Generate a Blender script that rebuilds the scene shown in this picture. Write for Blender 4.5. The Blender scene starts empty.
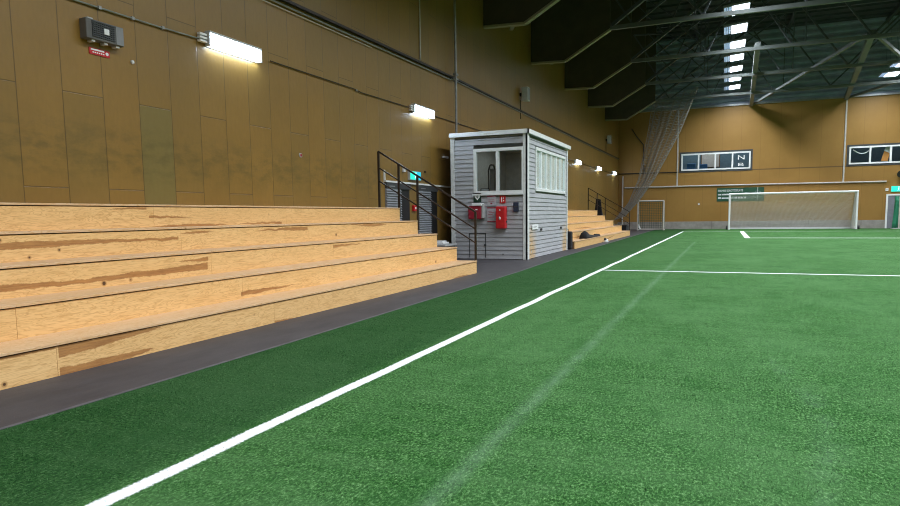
import bpy, bmesh, math, random
from mathutils import Vector, Matrix
random.seed(7)
C = bpy.context.scene.collection
sc = bpy.context.scene

# ------------------------------------------------------------------ helpers
class MB:
    def __init__(s): s.bm = bmesh.new()
    def box(s, x0, x1, y0, y1, z0, z1, rot=None):
        c = Vector(((x0+x1)/2, (y0+y1)/2, (z0+z1)/2))
        m = Matrix.Translation(c)
        if rot is not None: m = m @ rot
        m = m @ Matrix.Diagonal((abs(x1-x0), abs(y1-y0), abs(z1-z0), 1))
        bmesh.ops.create_cube(s.bm, size=1, matrix=m); return s
    def bar(s, p, q, w, h=None):
        p = Vector(p); q = Vector(q); h = h or w
        d = q-p; L = d.length
        m = Matrix.Translation((p+q)/2) @ d.to_track_quat('Z', 'Y').to_matrix().to_4x4() @ Matrix.Diagonal((w, h, L, 1))
        bmesh.ops.create_cube(s.bm, size=1, matrix=m); return s
    def tube(s, p, q, r, r2=None, n=10):
        p = Vector(p); q = Vector(q); d = q-p
        m = Matrix.Translation((p+q)/2) @ d.to_track_quat('Z', 'Y').to_matrix().to_4x4()
        bmesh.ops.create_cone(s.bm, cap_ends=True, segments=n, radius1=r, radius2=r if r2 is None else r2, depth=d.length, matrix=m); return s
    def path(s, pts, r, n=8):
        for a, b in zip(pts, pts[1:]): s.tube(a, b, r, n=n)
        return s
    def ball(s, c, r, sx=1, sy=1, sz=1, n=12):
        bmesh.ops.create_uvsphere(s.bm, u_segments=n, v_segments=max(6, n//2), radius=r, matrix=Matrix.Translation(c) @ Matrix.Diagonal((sx, sy, sz, 1))); return s
    def prism(s, pts, d):
        d = Vector(d); a = [s.bm.verts.new(p) for p in pts]; b = [s.bm.verts.new(Vector(p)+d) for p in pts]
        n = len(a); s.bm.faces.new(a); s.bm.faces.new(b[::-1])
        for i in range(n): s.bm.faces.new((a[i], b[i], b[(i+1) % n], a[(i+1) % n]))
        return s
    def grid(s, rows):
        vs = [[s.bm.verts.new(p) for p in r] for r in rows]
        for i in range(len(vs)-1):
            for j in range(len(vs[0])-1):
                s.bm.faces.new((vs[i][j], vs[i][j+1], vs[i+1][j+1], vs[i+1][j]))
        return s
    def build(s, name, mat, parent=None, smooth=False, bevel=0, solid=0):
        bmesh.ops.recalc_face_normals(s.bm, faces=s.bm.faces)
        me = bpy.data.meshes.new(name); s.bm.to_mesh(me); s.bm.free()
        if smooth:
            for p in me.polygons: p.use_smooth = True
        me.materials.append(mat)
        o = bpy.data.objects.new(name, me); C.objects.link(o)
        if solid:
            m = o.modifiers.new('s', 'SOLIDIFY'); m.thickness = solid
        if bevel:
            m = o.modifiers.new('b', 'BEVEL'); m.width = bevel; m.segments = 2; m.limit_method = 'ANGLE'
        if parent is not None:
            o.parent = parent; o.matrix_parent_inverse = Matrix.Translation(-Vector(parent.location)) if parent.type == 'EMPTY' and parent.parent is None else Matrix.Identity(4)
        return o

def tag(o, label, cat, group=None, kind=None):
    o['label'] = label; o['category'] = cat
    if group: o['group'] = group
    if kind: o['kind'] = kind
    return o
def thing(name, label, cat, loc=(0, 0, 0), group=None):
    o = bpy.data.objects.new(name, None); C.objects.link(o); o.location = loc; o.empty_display_size = .2
    return tag(o, label, cat, group)
def struct(o, label=None):
    o['kind'] = 'structure'
    if label: o['label'] = label
    return o
def text(name, body, size, mat, loc, xdir, parent, w=None, zup=(0, 0, 1), thick=.002):
    cu = bpy.data.curves.new(name, 'FONT'); cu.body = body; cu.size = size; cu.extrude = thick
    tmp = bpy.data.objects.new(name+'_t', cu); C.objects.link(tmp)
    bpy.context.view_layer.update()
    me = bpy.data.meshes.new_from_object(tmp.evaluated_get(bpy.context.evaluated_depsgraph_get()))
    bpy.data.objects.remove(tmp)
    xs = [v.co.x for v in me.vertices]; wd = max(xs)-min(xs); k = (w/wd) if w else 1
    X = Vector(xdir).normalized(); Z = Vector(zup); N = X.cross(Z)
    for v in me.vertices:
        c = v.co; v.co = X*((c.x-min(xs))*k)+Z*c.y+N*c.z + Vector(loc)
    me.materials.clear(); me.materials.append(mat)
    o = bpy.data.objects.new(name, me); C.objects.link(o); o.parent = parent
    if parent.type == 'EMPTY' and parent.parent is None: o.matrix_parent_inverse = Matrix.Translation(-Vector(parent.location))
    return o

# ------------------------------------------------------------------ materials
class NT:
    def __init__(s, name):
        s.m = bpy.data.materials.new(name); s.m.use_nodes = True
        s.n = s.m.node_tree.nodes; s.l = s.m.node_tree.links
        s.b = s.n['Principled BSDF']; s.out = s.n['Material Output']
        s._pos = None
    def new(s, t, **k):
        n = s.n.new(t)
        for a, v in k.items(): setattr(n, a, v)
        return n
    def pos(s):
        if s._pos is None:
            g = s.new('ShaderNodeNewGeometry'); x = s.new('ShaderNodeSeparateXYZ'); s.l.new(g.outputs['Position'], x.inputs[0]); s._pos = (g.outputs['Position'], x.outputs)
        return s._pos
    def put(s, sock, v):
        if hasattr(v, 'is_output') or isinstance(v, bpy.types.NodeSocket): s.l.new(v, sock)
        else: sock.default_value = v
    def math(s, op, a, b=0., c=None, clamp=False):
        n = s.new('ShaderNodeMath', operation=op, use_clamp=clamp)
        s.put(n.inputs[0], a); s.put(n.inputs[1], b)
        if c is not None: s.put(n.inputs[2], c)
        return n.outputs[0]
    def vec(s, x, y, z):
        n = s.new('ShaderNodeCombineXYZ')
        for i, v in enumerate((x, y, z)): s.put(n.inputs[i], v)
        return n.outputs[0]
    def scale(s, v, k):
        n = s.new('ShaderNodeVectorMath', operation='MULTIPLY'); s.l.new(v, n.inputs[0]); n.inputs[1].default_value = k; return n.outputs[0]
    def noise(s, v, sc_=1., det=3., rough=.5, dist=0.):
        n = s.new('ShaderNodeTexNoise'); s.l.new(v, n.inputs['Vector']); n.inputs['Scale'].default_value = sc_
        n.inputs['Detail'].default_value = det; n.inputs['Roughness'].default_value = rough; n.inputs['Distortion'].default_value = dist
        return n.outputs['Fac']
    def white(s, v):
        n = s.new('ShaderNodeTexWhiteNoise'); s.l.new(v, n.inputs['Vector']); return n.outputs['Value']
    def ramp(s, f, stops):
        n = s.new('ShaderNodeValToRGB'); s.l.new(f, n.inputs[0]); e = n.color_ramp.elements
        while len(e) < len(stops): e.new(.5)
        for i, (p, c) in enumerate(stops): e[i].position = p; e[i].color = (*c, 1) if len(c) == 3 else c
        return n.outputs[0]
    def rng(s, v, a, b, c=0., d=1., smooth=False):
        n = s.new('ShaderNodeMapRange'); s.put(n.inputs[0], v)
        if smooth: n.interpolation_type = 'SMOOTHSTEP'
        for i, q in zip((1, 2, 3, 4), (a, b, c, d)): n.inputs[i].default_value = q
        return n.outputs[0]
    def mix(s, f, a, b, mode='MIX'):
        n = s.new('ShaderNodeMix', data_type='RGBA', blend_type=mode)
        s.put(n.inputs[0], f)
        for i, v in ((6, a), (7, b)):
            if isinstance(v, tuple): v = (*v, 1) if len(v) == 3 else v
            s.put(n.inputs[i], v)
        return n.outputs[2]
    def bump(s, h, st=.3, d=.01):
        n = s.new('ShaderNodeBump'); s.l.new(h, n.inputs['Height']); n.inputs['Strength'].default_value = st; n.inputs['Distance'].default_value = d
        s.l.new(n.outputs[0], s.b.inputs['Normal'])
    def col(s, c, rough=.5, metal=0., spec=None):
        if isinstance(c, tuple): s.b.inputs['Base Color'].default_value = (*c, 1)
        else: s.l.new(c, s.b.inputs['Base Color'])
        s.put(s.b.inputs['Roughness'], rough); s.b.inputs['Metallic'].default_value = metal
        if spec is not None: s.b.inputs['Specular IOR Level'].default_value = spec
        return s.m

def plain(name, c, rough=.5, metal=0., var=.12, sc_=6.):
    t = NT(name); p, _ = t.pos(); f = t.noise(p, sc_, 4, .6)
    c2 = tuple(max(0, x*(1-var)) for x in c); c1 = tuple(min(1, x*(1+var)) for x in c)
    return t.col(t.ramp(f, [(.3, c2), (.7, c1)]), rough, metal)
def emit(name, c, st, base=(.8, .8, .8)):
    t = NT(name); t.col(base, .5); t.b.inputs['Emission Color'].default_value = (*c, 1); t.b.inputs['Emission Strength'].default_value = st; return t.m

WX = -7.326; FY = 49.5; PW = .556; PY0 = 4.98

def m_wall_left():
    t = NT('ochre_wall_panels'); P, (x, y, z) = t.pos()
    u = t.math('DIVIDE', t.math('SUBTRACT', y, PY0), PW)
    col = t.math('FLOOR', u); fr = t.math('FRACT', u)
    odd = t.math('MODULO', t.math('ADD', col, 20.), 2.)
    zz = t.math('ADD', t.math('DIVIDE', t.math('SUBTRACT', z, 1.6), 2.44), t.math('MULTIPLY', t.math('SUBTRACT', 1., t.math('SUBTRACT', 1., odd)), -.4713))
    zz = t.math('ADD', zz, 3.)
    row = t.math('FLOOR', zz); fz = t.math('FRACT', zz)
    d1 = t.math('MULTIPLY', t.math('MINIMUM', fr, t.math('SUBTRACT', 1., fr)), PW)
    d2 = t.math('MULTIPLY', t.math('MINIMUM', fz, t.math('SUBTRACT', 1., fz)), 2.44)
    d = t.math('MINIMUM', d1, d2)
    seam = t.rng(d, .003, .008, 1., 0.)
    pr = t.white(t.vec(col, row, 7.)); pr2 = t.white(t.vec(col, row, 19.))
    n = t.noise(P, .6, 4, .6); n2 = t.noise(t.scale(P, (1, 3, 1)), 7., 5, .65)
    c = t.ramp(n, [(.3, (.245, .135, .027)), (.7, (.297, .166, .036))])
    c = t.mix(t.math('MULTIPLY', pr, .35), c, (.18, .125, .036))
    gp = t.math('MULTIPLY', t.rng(t.math('ABSOLUTE', t.math('SUBTRACT', col, 3.)), .4, .5, 1, 0), t.math('LESS_THAN', z, 2.75))
    c = t.mix(t.math('MULTIPLY', gp, .5), c, (.15, .15, .05))
    c = t.mix(t.rng(n2, .3, .8, 0., .3), c, (.15, .085, .02))
    # ball marks around head height
    sm = t.noise(t.scale(P, (1, 2.2, 5.)), 1.6, 5, .7)
    band = t.math('MULTIPLY', t.rng(z, 1.55, 1.95, 0, 1, True), t.rng(z, 2.15, 2.6, 1, 0, True))
    c = t.mix(t.math('MULTIPLY', band, t.rng(sm, .42, .66, 0, .5)), c, (.09, .07, .02))
    c = t.mix(t.math('MULTIPLY', seam, .7), c, (.06, .035, .01))
    t.bump(t.math('ADD', t.math('MULTIPLY', seam, -1.), t.math('MULTIPLY', t.noise(P, 3.5, 3), 1.2)), .25, .012)
    return t.col(c, .36, 0, .5)
def m_wall_far():
    t = NT('ochre_far_wall_panels'); P, (x, y, z) = t.pos()
    u = t.math('DIVIDE', t.math('ADD', x, .3), 1.2); col = t.math('FLOOR', u); fr = t.math('FRACT', u)
    d = t.math('MULTIPLY', t.math('MINIMUM', fr, t.math('SUBTRACT', 1., fr)), 1.2)
    seam = t.rng(d, .008, .02, 1., 0.)
    hs = t.rng(t.math('ABSOLUTE', t.math('SUBTRACT', z, 4.06)), .03, .045, 1., 0.)
    pr = t.white(t.vec(col, t.math('GREATER_THAN', z, 4.06), 5.))
    n = t.noise(P, .5, 4, .6)
    c = t.ramp(n, [(.3, (.275, .147, .034)), (.7, (.345, .188, .047))])
    c = t.mix(t.math('MULTIPLY', pr, .3), c, (.29, .155, .04))
    c = t.mix(t.rng(t.noise(t.scale(P, (3, 1, 1)), 3., 5, .7), .45, .8, 0, .3), c, (.28, .14, .035))
    c = t.mix(t.math('MULTIPLY', seam, .3), c, (.15, .08, .02)); c = t.mix(t.math('MULTIPLY', hs, .75), c, (.10, .055, .025))
    return t.col(c, .5, 0, .3)
def m_concrete():
    t = NT('bare_concrete'); P, (x, y, z) = t.pos()
    n = t.noise(P, 2.5, 6, .65)
    c = t.ramp(n, [(.3, (.24, .215, .195)), (.7, (.36, .33, .30))])
    fr = t.math('FRACT', t.math('DIVIDE', t.math('ADD', x, 3.85), 3.0)); c = t.mix(t.rng(fr, 0, .015, .8, 0), c, (.08, .07, .06))
    return t.col(c, .85)
def m_turf(blade=False):
    t = NT('turf_fibres' if blade else 'artificial_turf'); P, (x, y, z) = t.pos()
    fine = t.noise(t.scale(P, (1.35, .75, 1)), 62., 4, .85)
    mid = t.noise(P, 17., 4, .7); big = t.noise(t.scale(P, (.8, .5, 1)), .9, 5, .62); row = t.noise(t.scale(P, (.35, 3.2, 1)), 2.2, 3, .6)
    c = t.ramp(fine, [(.36, (.002, .017, .002)), (.48, (.019, .080, .014)), (.56, (.064, .178, .044)), (.66, (.23, .39, .18))])
    c = t.mix(t.rng(mid, .4, .7, 0, .35), c, (.012, .060, .014))
    c = t.mix(t.rng(big, .42, .60, .0, .36), c, (.080, .180, .066))
    c = t.mix(t.rng(row, .42, .64, 0, .28), c, (.080, .175, .064))
    blot = t.noise(t.scale(P, (1.1, .45, 1)), 3.2, 4, .7)
    c = t.mix(t.rng(blot, .50, .66, 0, .40), c, (.016, .080, .014))
    # outside the touchline the pile is darker
    c = t.mix(t.rng(x, -2.55, -2.40, .55, 0.), c, (.007, .036, .010))
    edge = t.math('MULTIPLY', t.math('SUBTRACT', t.noise(P, 60., 2), .5), .03)
    def band(co, c0, hw, soft=.008):
        return t.rng(t.math('ADD', t.math('ABSOLUTE', t.math('SUBTRACT', co, c0)), edge), hw-soft, hw+soft, 1., 0.)
    def rngm(co, a, b): return t.math('MULTIPLY', t.math('GREATER_THAN', co, a), t.math('LESS_THAN', co, b))
    tl = t.math('MULTIPLY', band(t.math('ADD', x, t.math('MULTIPLY', t.math('SUBTRACT', t.noise(t.scale(P, (0, 1, 0)), .5, 1), .5), .06)), -2.375, .045), t.math('LESS_THAN', y, 43.2))
    l1 = t.math('MULTIPLY', band(y, 13.8, .048), t.math('GREATER_THAN', x, -2.37))
    l2 = t.math('MULTIPLY', band(y, 32.4, .10), t.math('GREATER_THAN', x, .87))
    l3 = t.math('MULTIPLY', band(x, .97, .11), rngm(y, 32.4, 43.2))
    l4 = t.math('MULTIPLY', t.math('MULTIPLY', band(y, 43.1, .09), t.math('GREATER_THAN', x, -2.3)), .55)
    # old worn line residue
    fade = t.math('MULTIPLY', band(t.math('ADD', x, t.math('MULTIPLY', y, .0)), -1.09, .035, .045), t.math('LESS_THAN', y, 28.))
    fade = t.math('MULTIPLY', fade, t.rng(t.noise(t.scale(P, (3, 1, 1)), 3.0, 4, .7), .3, .7, .04, .24))
    rad = t.math('POWER', t.math('ADD', t.math('POWER', t.math('SUBTRACT', x, -4.3), 2.), t.math('POWER', t.math('SUBTRACT', y, 4.2), 2.)), .5)
    arc = t.math('MULTIPLY', t.math('MULTIPLY', band(rad, 4.85, .04, .08), t.math('GREATER_THAN', x, .36)), t.rng(t.noise(P, 2.5, 3, .7), .4, .7, 0, .16))
    c = t.mix(t.math('MAXIMUM', fade, arc), c, (.30, .42, .32))
    m = t.math('MAXIMUM', tl, t.math('MAXIMUM', l1, t.math('MAXIMUM', l2, t.math('MAXIMUM', l3, l4))))
    white = t.ramp(fine, [(.35, (.80, .84, .84)), (.6, (.95, .96, .97))])
    c = t.mix(m, c, white)
    if blade:
        at = t.new('ShaderNodeAttribute'); at.attribute_name = 'fibre'; f_ = at.outputs['Fac']
        c = t.mix(t.rng(f_, .0, .45, .75, 0.), c, (.006, .030, .007)); c = t.mix(t.math('MULTIPLY', t.rng(f_, .6, 1., 0., .75), t.math('SUBTRACT', 1., m)), c, (.18, .33, .155))
    if not blade: t.bump(t.math('ADD', fine, t.math('MULTIPLY', mid, .6)), .75, .012)
    return t.col(c, .9, 0, .06)
def m_mat():
    t = NT('dark_rubber_matting'); P, (x, y, z) = t.pos()
    n = t.noise(t.scale(P, (1, .35, 1)), 5., 6, .7); g = t.noise(P, 140., 2, .6)
    c = t.ramp(n, [(.25, (.030, .027, .030)), (.75, (.064, .057, .061))])
    c = t.mix(t.rng(g, .6, .75, 0, .3), c, (.16, .145, .15))
    fr = t.math('FRACT', t.math('DIVIDE', y, 1.9)); c = t.mix(t.rng(fr, 0, .006, .5, 0), c, (.03, .03, .03))
    t.bump(g, .2, .003)
    return t.col(c, .6, 0, .4)

STREAKS = [  # y0, y1, z0, z1 (centre line), half thickness, taper ('l' full at y0, 'r' full at y1, 'b' lens)
 (3.345, 4.35, .205, .235, .042, 'l'), (3.345, 4.25, .025, .055, .048, 'l'), (5.94, 6.60, .020, .005, .022, 'l'), (11.19, 12.3, .025, .0, .03, 'b'), (2.2, 3.325, .235, .25, .018, 'r'),
 (5.91, 6.95, .335, .345, .026, 'l'), (3.3, 5.88, .62, .655, .035, 'r'), (1.2, 4.6, .68, .63, .032, 'b'), (5.45, 5.895, .735, .740, .022, 'r'), (8.54, 9.4, .755, .765, .02, 'l'),
 (2.6, 5.5, .975, .985, .03, 'b'), (4.6, 5.9, .97, .98, .018, 'r'), (5.92, 6.5, 1.03, 1.045, .014, 'b'), (7.3, 8.52, 1.035, 1.035, .028, 'r'), (10.0, 11.16, 1.045, 1.05, .022, 'b'), (9.5, 10.6, 1.08, 1.075, .012, 'b'),
 (5.2, 5.84, 1.33, 1.335, .014, 'r'), (5.87, 7.3, 1.118, 1.118, .018, 'b'), (5.87, 6.6, 1.235, 1.225, .016, 'l'), (7.4, 8.43, 1.125, 1.13, .018, 'r'),
 (23.5, 26.5, .33, .34, .02, 'b'), (27.0, 31.0, .03, .22, .02, 'b'), (30., 34., .27, .26, .03, 'b'), (26., 30., .62, .60, .02, 'b'),
]
def m_pine(name, streaks, base=((.72, .415, .155), (.87, .58, .27))):
    t = NT(name); P, (x, y, z) = t.pos()
    oi = t.new('ShaderNodeObjectInfo').outputs['Random']
    off = t.math('MULTIPLY', oi, 37.)
    v = t.vec(t.math('ADD', x, off), t.math('MULTIPLY', y, .32), t.math('ADD', z, off))
    g1 = t.noise(t.scale(v, (1, .45, 1)), 5.5, 4, .6, .5)
    rings = t.math('FRACT', t.math('MULTIPLY', g1, 20.))
    rings = t.math('MULTIPLY', t.math('ABSOLUTE', t.math('SUBTRACT', rings, .5)), 2.)
    fineg = t.noise(t.scale(v, (1, .22, 1)), 55., 4, .8)
    c = t.mix(g1, base[0], base[1])
    c = t.mix(t.rng(rings, .62, .98, 0, .62), c, (.50, .25, .075))
    c = t.mix(t.rng(fineg, .50, .60, 0, .5), c, (.50, .26, .08))
    c = t.mix(t.math('MULTIPLY', oi, .25), c, (.66, .40, .17))
    # knots
    vo = t.new('ShaderNodeTexVoronoi'); t.l.new(t.vec(t.math('ADD', x, off), y, t.math('MULTIPLY', z, 1.0)), vo.inputs['Vector']); vo.inputs['Scale'].default_value = 3.6
    kc = t.new('ShaderNodeSeparateColor'); t.l.new(vo.outputs['Color'], kc.inputs[0])
    kr = t.rng(kc.outputs[0], .0, 1., -.03, .11)
    kd = t.math('SUBTRACT', vo.outputs['Distance'], kr)
    c = t.mix(t.rng(kd, .0, .035, .65, 0.), c, (.36, .17, .055)); c = t.mix(t.rng(kd, -.03, -.012, .9, 0.), c, (.055, .025, .012))
    # resin-brown heartwood streaks
    if streaks:
        wob = t.math('MULTIPLY', t.math('SUBTRACT', t.noise(t.vec(0., t.math('MULTIPLY', y, .9), z), 5., 5, .7), .5), .07)
        tot = None
        for (y0, y1, z0, z1, h, k) in streaks:
            h *= 1.15
            u = t.math('DIVIDE', t.math('SUBTRACT', y, y0), y1-y0)
            ins = t.math('MULTIPLY', t.math('GREATER_THAN', u, 0.), t.math('LESS_THAN', u, 1.))
            uc = t.math('MAXIMUM', t.math('MINIMUM', u, 1.), 0.)
            if k == 'l': p = t.math('POWER', t.math('SUBTRACT', 1., uc), .6)
            elif k == 'r': p = t.math('POWER', uc, .6)
            else: p = t.math('MULTIPLY', t.math('MULTIPLY', uc, t.math('SUBTRACT', 1., uc)), 4.)
            zc = t.math('MULTIPLY_ADD', u, z1-z0, z0)
            dd = t.math('ABSOLUTE', t.math('ADD', t.math('SUBTRACT', z, zc), wob))
            mk = t.math('MULTIPLY', ins, t.rng(t.math('SUBTRACT', dd, t.math('MULTIPLY', p, h)), -.006, .002, 1., 0.))
            tot = mk if tot is None else t.math('MAXIMUM', tot, mk)
        sc2 = t.mix(t.rng(fineg, .35, .7), (.42, .185, .05), (.22, .085, .028))
        c = t.mix(t.math('MULTIPLY', tot, .85), c, sc2)
    t.bump(fineg, .08, .003)
    return t.col(c, .5, 0, .35)
def m_siding():
    t = NT('grey_weatherboard_paint'); P, (x, y, z) = t.pos()
    n = t.noise(t.scale(P, (1, 1, 6)), 2.2, 5, .7); n2 = t.noise(P, 9., 4, .7)
    c = t.ramp(n, [(.3, (.32, .32, .34)), (.7, (.44, .44, .46))])
    # bare wood where the paint has gone, low on the pitch side
    lo = t.math('MULTIPLY', t.rng(z, .25, 1.0, 1, 0), t.math('GREATER_THAN', x, -4.825))
    ends = t.math('MAXIMUM', t.rng(y, 16.75, 17.6, 1, 0), t.rng(y, 20.5, 21.2, 0, 1))
    wr = t.math('MULTIPLY', t.math('MULTIPLY', lo, ends), t.rng(n2, .36, .48, 0, 1))
    c = t.mix(t.math('MULTIPLY', t.math('MINIMUM', t.math('MULTIPLY', wr, 2.4), 1.), .9), c, (.50, .33, .16))
    c = t.mix(t.math('MULTIPLY', t.rng(n2, .6, .75, 0, .3), t.rng(z, 0., 1.3, 1, 0)), c, (.13, .13, .14))
    return t.col(c, .6)
def m_steel():
    t = NT('corrugated_sheet'); P, (x, y, z) = t.pos()
    n = t.noise(P, 1.3, 4)
    return t.col(t.ramp(n, [(.3, (.20, .24, .32)), (.7, (.30, .35, .44))]), .45, .1)
def m_glass(name='window_glass'):
    t = NT(name); tr = t.new('ShaderNodeBsdfTransparent'); gl = t.new('ShaderNodeBsdfGlossy'); gl.inputs['Roughness'].default_value = .03
    gl.inputs['Color'].default_value = (.9, .95, 1, 1); tr.inputs['Color'].default_value = (.94, .97, .97, 1)
    lw = t.new('ShaderNodeLayerWeight'); lw.inputs[0].default_value = .5; mx = t.new('ShaderNodeMixShader')
    fr = t.math('MULTIPLY_ADD', t.math('POWER', lw.outputs['Facing'], 5.), .9, .03); t.l.new(fr, mx.inputs[0]); t.l.new(tr.outputs[0], mx.inputs[1]); t.l.new(gl.outputs[0], mx.inputs[2]); t.l.new(mx.outputs[0], t.out.inputs[0]); return t.m

M = dict(
 wl=m_wall_left(), wf=m_wall_far(), conc=m_concrete(), turf=m_turf(), mat=m_mat(),
 pine=m_pine('pine_riser_boards', STREAKS), tread=m_pine('pine_tread_boards', None, ((.62, .41, .235), (.72, .50, .31))),
 siding=m_siding(), steel=m_steel(), glass=m_glass(),
 white=plain('white_painted_wood', (.76, .77, .76), .45, 0, .06), trim=plain('weathered_white_trim', (.66, .67, .66), .55, 0, .14, 9),
 galv=plain('galvanised_steel', (.30, .31, .31), .42, .55, .2), pale=plain('pale_conduit', (.50, .46, .42), .5, 0, .1), rail=plain('dark_brown_steel', (.035, .026, .022), .4, .4, .1),
 truss=plain('grey_truss_steel', (.11, .125, .12), .5, .2, .18, 2), web=plain('dark_truss_steel', (.06, .07, .08), .5, .2, .18, 2), haunch=plain('black_brown_haunch_board', (.042, .036, .020), .7, 0, .2, 2),
 flange=plain('olive_flange_steel', (.25, .235, .15), .5, .1, .1), roofm=plain('dark_roof_deck', (.045, .05, .055), .7, .1, .2, 1), black=plain('black_plastic', (.012, .012, .013), .5), dark=plain('dark_grey_plastic', (.045, .047, .05), .5),
 grey=plain('mid_grey_plastic', (.22, .22, .23), .5), lgrey=plain('light_grey_plastic', (.45, .46, .46), .5), red=plain('red_enamel', (.52, .012, .018), .35, 0, .06), redd=plain('dark_red_plastic', (.30, .012, .03), .4),
 paper=plain('white_paper', (.80, .80, .80), .6, 0, .03), green=plain('dark_green_sign', (.008, .065, .030), .5, 0, .06), tarp=plain('green_tarpaulin', (.02, .19, .10), .5, 0, .25, 3), cord=plain('white_netting_cord', (.74, .70, .68), .7, 0, .05),
 netg=plain('grey_netting_cord', (.25, .225, .20), .8, 0, .1), alu=plain('white_powder_coated_aluminium', (.80, .80, .80), .35, 0, .03), blue=plain('blue_fabric', (.03, .14, .35), .7), navy=plain('navy_plastic', (.02, .03, .06), .5),
 inside=plain('grey_interior_board', (.30, .30, .26), .7), door=plain('brown_door_wood', (.16, .08, .03), .5), dgrey=plain('grey_door_paint', (.20, .20, .23), .5), cloth=plain('black_cloth', (.008, .008, .01), .95), blind=plain('white_blind_slats', (.85, .85, .84), .6, 0, .05),
 louv=plain('grey_slatted_metal', (.30, .31, .34), .45, .2, .08), orange=plain('orange_fabric', (.55, .22, .05), .8), roomw=plain('blue_grey_room_wall', (.10, .16, .20), .8), roomd=plain('dark_room_wall', (.05, .055, .06), .8),
)
LAMP = emit('led_panel_light', (.75, .87, 1.), 7.)
LAMPD = emit('led_panel_light_dim', (.35, .55, 1.), .45)
TUBE = emit('led_tube_light', (.62, .80, 1.), 30.)
EXITG = emit('lit_exit_green', (.02, .62, .46), 1.1, (.0, .3, .2)); EXITW = emit('lit_exit_white', (.75, 1., .95), 1.1)
EXITB = emit('lit_exit_blue', (.02, .45, .60), 1.0, (.0, .2, .3))

# ------------------------------------------------------------------ shell
XR = 32.; YB = -9.; ZT = 13.2
def edge(y):
    pts = [(-9, -3.80), (5, -3.80), (10.5, -3.89), (13.1, -3.95), (18, -4.17), (23, -4.22), (30, -4.30), (45, -4.5), (FY, -4.5)]
    for (a, b), (c, d) in zip(pts, pts[1:]):
        if a <= y <= c: return b+(d-b)*(y-a)/(c-a)
ys = [-9, 5, 8, 10.5, 13.1, 15.5, 18, 23, 30, 37, 45, FY]
b = MB(); b.grid([[(edge(y), y, 0) for y in ys], [(XR, y, 0) for y in ys]]); struct(b.build('floor', M['turf'], solid=.02), 'green artificial turf pitch with white lines')
b = MB(); b.prism([(WX, -9, -.02)]+[(edge(y), y, -.02) for y in ys]+[(WX, FY, -.02)], (0, 0, .038)); struct(b.build('walkway', M['mat']), 'dark rubber walkway beside the turf')
b = MB()
for a, c in zip(ys, ys[1:]): b.bar((edge(a)+.012, a, .012), (edge(c)+.012, c, .012), .035, .022)
struct(b.build('trim_1', plain('edging_rubber', (.085,.08,.09), .6, 0, .4, 8)), 'grey edging strip between walkway and turf')
b = MB(); b.box(WX-.3, WX, YB, FY, -.05, ZT); struct(b.build('wall_left', M['wl']))
b = MB()
wins = [(-2.95, 1.52, 4.14, 5.32), (7.32, 11.9, 4.16, 5.29)]
b.box(WX, XR, FY, FY+.3, 0, 4.15); b.box(WX, XR, FY, FY+.3, 5.30, 8.5)
b.box(WX, -2.95, FY, FY+.3, 4.15, 5.3); b.box(1.52, 7.32, FY, FY+.3, 4.15, 5.3); b.box(11.9, XR, FY, FY+.3, 4.15, 5.3)
struct(b.build('wall_far', M['wf']))
b = MB(); b.box(WX, 9.48, FY-.06, FY, 0, .56); b.box(11.2, XR, FY-.06, FY, 0, .56); struct(b.build('baseboard_far', M['conc']), 'bare concrete plinth along far wall')
b = MB(); b.box(WX-.3, XR, YB-.3, YB, 0, ZT); struct(b.build('wall_back', M['wf']))
b = MB(); b.box(XR, XR+.3, YB, FY, 0, ZT); struct(b.build('wall_right', M['wf']))
b = MB(); b.box(WX-.3, XR+.3, YB-.3, FY+.3, ZT, ZT+.2)
for i in range(48): b.box(WX, XR, YB+i*1.22, YB+i*1.22+.08, ZT-.12, ZT)
struct(b.build('ceiling', M['roofm']), 'dark corrugated roof deck')
# corrugated sheeting on the gable
b = MB(); rows = []
z = 8.5; pts = []
while z < ZT:
    pts += [(z, 0), (z+.18, 0), (z+.24, .15), (z+.37, .15), (z+.43, 0)]; z += .43
b.grid([[(X_, FY-.02-d, zz) for zz, d in pts] for X_ in (WX, XR)]); struct(b.build('wall_far_cladding', M['steel'], solid=.01), 'blue grey corrugated sheeting above far wall')
b = MB(); b.box(WX, XR, FY-.16, FY, 8.42, 8.52); struct(b.build('trim_2', M['galv']), 'grey flashing strip under the corrugated sheeting')
b = MB()
for i, (X_, z0, z1) in enumerate([(-3.2, 3.05, 8.4), (7.06, 3.05, 8.4)]): 
    struct(MB().box(X_-.045, X_+.045, FY-.05, FY, z0, z1).build('trim_%d' % (3+i), M['pale']), 'pale vertical batten on far wall')
b.bm.free()
# standing fibres of the turf where they can be told apart
import numpy as np
rg = np.random.default_rng(3); cols = []
for (ya, yb, dens) in [(1.2, 3.2, 9000), (3.2, 5., 6500), (5., 7.5, 4200), (7.5, 11., 2600), (11., 16., 1300)]:
    x_hi = min(4.5, .24*yb+1.0); n = int((yb-ya)*(x_hi+3.75)*dens)
    cols.append(np.stack([rg.uniform(-3.765, x_hi, n), rg.uniform(ya, yb, n)], 1))
p = np.concatenate(cols); p = p[p[:, 0] > np.interp(p[:, 1], [5, 10.5, 13.1, 18], [-3.765, -3.855, -3.915, -4.12])]; n = len(p)
a = rg.uniform(0, 2*np.pi, n); wd = rg.uniform(.0022, .0042, n)*(1+p[:, 1]*.12); h = rg.uniform(.014, .030, n); ln = rg.normal(0, .011, (n, 2))+np.array([.005, -.003])
co_ = np.zeros((n, 3, 3), np.float32)
co_[:, 0, 0] = p[:, 0]-np.cos(a)*wd; co_[:, 0, 1] = p[:, 1]-np.sin(a)*wd; co_[:, 1, 0] = p[:, 0]+np.cos(a)*wd; co_[:, 1, 1] = p[:, 1]+np.sin(a)*wd
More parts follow.
